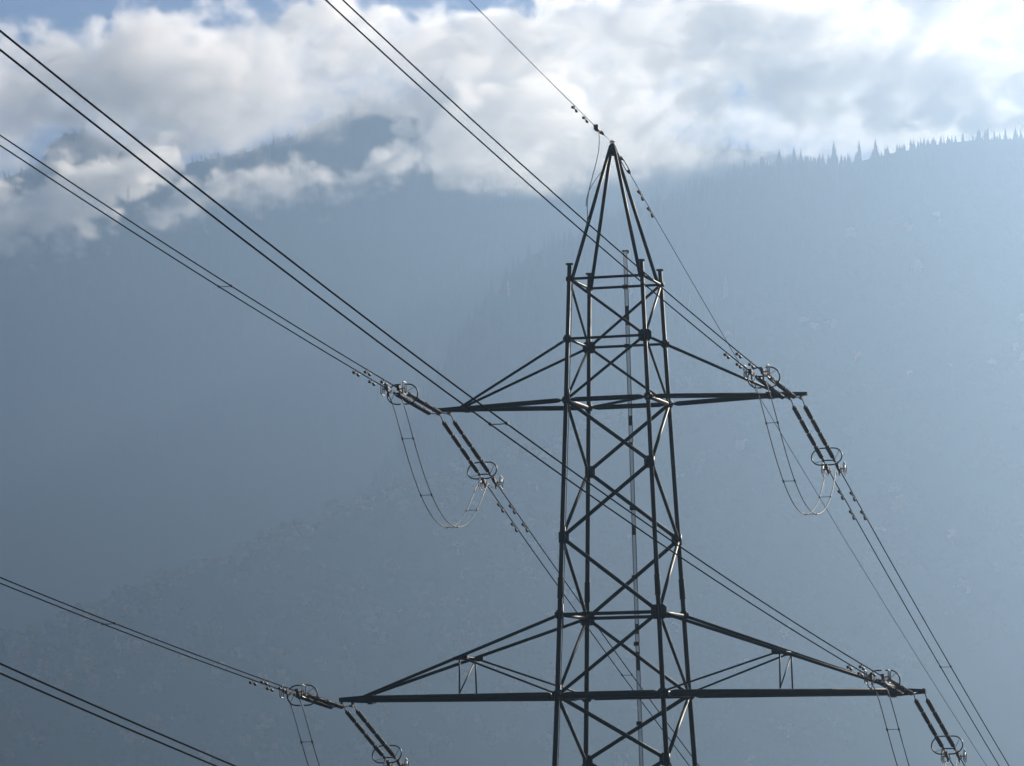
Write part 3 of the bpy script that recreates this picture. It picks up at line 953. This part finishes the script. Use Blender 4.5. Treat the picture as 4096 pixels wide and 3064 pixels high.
def cloud(name, low, up_, y0, thick, soft_lo, soft_up, vox, seed, label, amp=1.0, scale=1.0, cut=0.0, full=1.0, kind='stuff', thin=False):
    low = [(a * K, b * K) for a, b in low]; up_ = [(a * K, b * K) for a, b in up_]
    y0 *= K; thick *= K; soft_lo *= K; soft_up *= K; scale /= K; vox = [q * K for q in vox]
    g_ = G(name + '_field')
    pos = g_.n('GeometryNodeInputPosition')
    sp = g_.n('ShaderNodeSeparateXYZ'); g_.l(pos.outputs[0], sp.inputs[0])
    x, y, z = sp.outputs
    zs = [b for a, b in low] + [b for a, b in up_]
    lo, hi = min(zs) - 60, max(zs) + 60
    zl = g_.curve(x, low, lo, hi); zu = g_.curve(x, up_, lo, hi)
    def noise(sc, det, rough, off, stretch=(1, 1, 1), dist=0.0):
        mp = g_.n('ShaderNodeVectorMath', operation='MULTIPLY_ADD')
        g_.l(pos.outputs[0], mp.inputs[0])
        mp.inputs[1].default_value = tuple(q * sc for q in stretch)
        mp.inputs[2].default_value = (off, off * 1.7, -off * .6)
        nz = g_.n('ShaderNodeTexNoise')
        nz.inputs['Scale'].default_value = 1.0
        nz.inputs['Detail'].default_value = det
        nz.inputs['Roughness'].default_value = rough
        nz.inputs['Distortion'].default_value = dist
        g_.l(mp.outputs[0], nz.inputs['Vector'])
        return g_.m('SUBTRACT', nz.outputs['Fac'], .5)
    big = noise(.0042 * scale, 3, .5, seed, (1, .6, 1.5))
    fine = noise(.024 * scale, 9, .70, seed + 9, (.75, .2, 1.35), .3)
    vm = g_.n('ShaderNodeVectorMath', operation='MULTIPLY'); g_.l(pos.outputs[0], vm.inputs[0]); vm.inputs[1].default_value = (.014 * scale, .006 * scale, .016 * scale)
    wv = g_.n('ShaderNodeVectorMath', operation='ADD'); g_.l(vm.outputs[0], wv.inputs[0])
    wn = g_.n('ShaderNodeTexNoise'); g_.l(pos.outputs[0], wn.inputs['Vector']); wn.inputs['Scale'].default_value = .02 * scale; wn.inputs['Detail'].default_value = 3
    ws = g_.n('ShaderNodeVectorMath', operation='SCALE'); g_.l(wn.outputs['Color'], ws.inputs[0]); ws.inputs['Scale'].default_value = .9
    g_.l(ws.outputs[0], wv.inputs[1])
    vr = g_.n('ShaderNodeTexVoronoi', feature='SMOOTH_F1'); g_.l(wv.outputs[0], vr.inputs['Vector']); vr.inputs['Scale'].default_value = 1.0; vr.inputs['Smoothness'].default_value = .35
    puff = g_.m('SUBTRACT', .45, vr.outputs['Distance'])
    # distances inside the cloud, in units of its soft edge
    a = g_.m('DIVIDE', g_.m('SUBTRACT', z, zl), soft_lo)
    b = g_.m('DIVIDE', g_.m('SUBTRACT', zu, z), soft_up)
    yy = g_.m('SUBTRACT', 1.0, g_.m('DIVIDE', g_.m('ABSOLUTE', g_.m('SUBTRACT', y, y0)), thick))
    yy = g_.m('MULTIPLY', yy, 2.2)
    x0, x1 = low[0][0], low[-1][0]
    s_ = g_.m('MINIMUM', g_.m('MINIMUM', a, b), yy)
    v = g_.m('ADD', s_, g_.m('ADD', g_.m('ADD', g_.m('MULTIPLY', big, 3.2 * amp), g_.m('MULTIPLY', puff, 2.2 * amp)), g_.m('MULTIPLY', fine, 4.6 * amp)))
    v = g_.m('MULTIPLY', g_.m('SUBTRACT', v, .1 + cut), 1.3)
    cl_ = g_.n('ShaderNodeClamp'); g_.l(v, cl_.inputs[0])
    lump = g_.n('ShaderNodeClamp'); lump.inputs['Min'].default_value = .08; lump.inputs['Max'].default_value = 2.6
    g_.l(g_.m('ADD', g_.m('ADD', .8, g_.m('MULTIPLY', fine, 4.2)), g_.m('MULTIPLY', big, 4.0)), lump.inputs[0])
    dens = g_.m('MULTIPLY', g_.m('MULTIPLY', g_.m('POWER', cl_.outputs[0], 1.3), full), lump.outputs[0])
    if thin:      # the bank is thinner towards the left
        tr_ = g_.n('ShaderNodeMapRange')
        tr_.inputs[1].default_value = -900 * K; tr_.inputs[2].default_value = 950 * K
        tr_.inputs[3].default_value = .5; tr_.inputs[4].default_value = 1.45
        g_.l(x, tr_.inputs[0])
        dens = g_.m('MULTIPLY', dens, tr_.outputs[0])
    vc = g_.n('GeometryNodeVolumeCube')
    g_.l(dens, vc.inputs['Density'])
    lo_b = (x0, y0 - thick, min(b for a, b in low) - soft_lo * .8)
    hi_b = (x1, y0 + thick, max(b for a, b in up_) + soft_up * .8)
    vc.inputs['Min'].default_value = lo_b; vc.inputs['Max'].default_value = hi_b
    for k, ax in enumerate('XYZ'):
        vc.inputs['Resolution ' + ax].default_value = max(8, int((hi_b[k] - lo_b[k]) / vox[k]))
    sm = g_.n('GeometryNodeSetMaterial'); sm.inputs['Material'].default_value = M_CLOUD
    g_.l(vc.outputs[0], sm.inputs[0]); g_.l(sm.outputs[0], g_.out.inputs[0])
    vd = bpy.data.volumes.new(name)
    o = bpy.data.objects.new(name, vd)
    vd.materials.append(M_CLOUD)
    COL.objects.link(o)
    md = o.modifiers.new('field', 'NODES'); md.node_group = g_.t
    tag(o, label, None, None, kind)
    return o

LOW = [(-1500, 1080), (-1002, 1078), (-873, 1086), (-809, 1092), (-766, 1128), (-701, 1128), (-667, 1090), (-607, 1082), (-547, 1100), (-486, 1116), (-400, 1134), (-313, 1154), (-235, 1174), (-201, 1168), (-167, 1140), (-142, 1094), (-117, 1044), (-57, 1034), (29, 1034), (115, 1042), (244, 1058), (373, 1070), (459, 1078), (588, 1084), (717, 1090), (887, 1090), (1017, 1090), (1500, 1090)]
UPP = [(-1500, 1286), (-999, 1298), (-870, 1304), (-741, 1315), (-612, 1335), (-482, 1350), (-353, 1361), (-95, 1342), (-9, 1332), (164, 1355), (422, 1376), (637, 1374), (766, 1391), (893, 1389), (1024, 1391), (1500, 1381)]
cloud('cloud_bank', LOW, UPP, 6520, 100, 54, 40, (2.6, 9, 2.6), 3.1, 'long bright cloud bank lying along the mountain tops', thin=True)
cloud('cloud_veil', [(a, b + 14) for a, b in LOW], [(a, b - 10) for a, b in UPP], 6790, 80, 60, 40, (9, 12, 6), 41.3, 'thin pale veil of cloud behind the bright bank', .45, .6, -.25, .5)
W1L = [(-1150, 880), (-977, 884), (-851, 886), (-789, 884), (-726, 909), (-671, 941), (-633, 979), (-591, 1003), (-549, 1019)]
W1U = [(-1150, 960), (-976, 972), (-851, 987), (-797, 978), (-759, 1023), (-712, 1048), (-662, 1055), (-599, 1063), (-549, 1062)]
NEAR = 5050 / 6350     # the low wisps drift well in front of the bank, in the sun
W1L, W1U = [[(a * NEAR, b * NEAR) for a, b in T] for T in (W1L, W1U)]
cloud('cloud_wisp', W1L, W1U, 5050, 70, 30, 22, (3.5, 7, 3.5), 11.3, 'ragged pale cloud wisps drifting below the bank at far left', .95, 1.8, -.2, 1.5)
W2L = [(-620, 940), (-600, 944), (-533, 952), (-475, 959), (-399, 962), (-328, 960), (-265, 972), (-198, 1004), (-147, 1037)]
W2U = [(-620, 945), (-600, 953), (-533, 994), (-474, 1022), (-398, 1044), (-327, 1036), (-265, 1022), (-197, 1055), (-147, 1058)]
W2L, W2U = [[(a * NEAR, b * NEAR) for a, b in T] for T in (W2L, W2U)]
cloud('cloud_wisp', W2L, W2U, 5050, 70, 34, 14, (3.5, 7, 3.5), 23.7, 'small rounded cloud below the dark summit, left of the pylon', .65, 1.9, -.25, 1.6)

W3L = [(-175, 1033), (-146, 1029), (-93, 1024), (-21, 1027), (62, 1045), (125, 1075), (175, 1110), (230, 1130)]
W3U = [(-175, 980), (-141, 1055), (-100, 1134), (-62, 1158), (-21, 1152), (41, 1172), (96, 1172), (150, 1110), (230, 1050)]
W3L, W3U = [[(a * NEAR, b * NEAR) for a, b in T] for T in (W3L, W3U)]
cloud('cloud_puff', W3L, W3U, 5060, 75, 24, 16, (2.6, 7, 2.6), 52.9, 'brightest rounded cloud billow just left of the pylon peak', .8, 1.7, -.05, .65)

# ------------------------------------------------------------------ haze
mb = MB().box((-480, 2547, 377), ((1, 0, 0), (0, 1, 0), (0, 0, 1)), (1240, 3367, 517))
hm = bpy.data.materials.new('valley_haze')
hm.use_nodes = True
t = hm.node_tree
t.nodes.clear()
out = t.nodes.new('ShaderNodeOutputMaterial')
pv = t.nodes.new('ShaderNodeVolumePrincipled')
pv.inputs['Color'].default_value = (.182, .258, .352, 1)
pv.inputs['Density'].default_value = .00047 / K
pv.inputs['Anisotropy'].default_value = .86
t.links.new(pv.outputs[0], out.inputs['Volume'])
haze = mb.build('haze', hm)
tag(haze, 'pale blue haze filling the valley', kind='stuff')
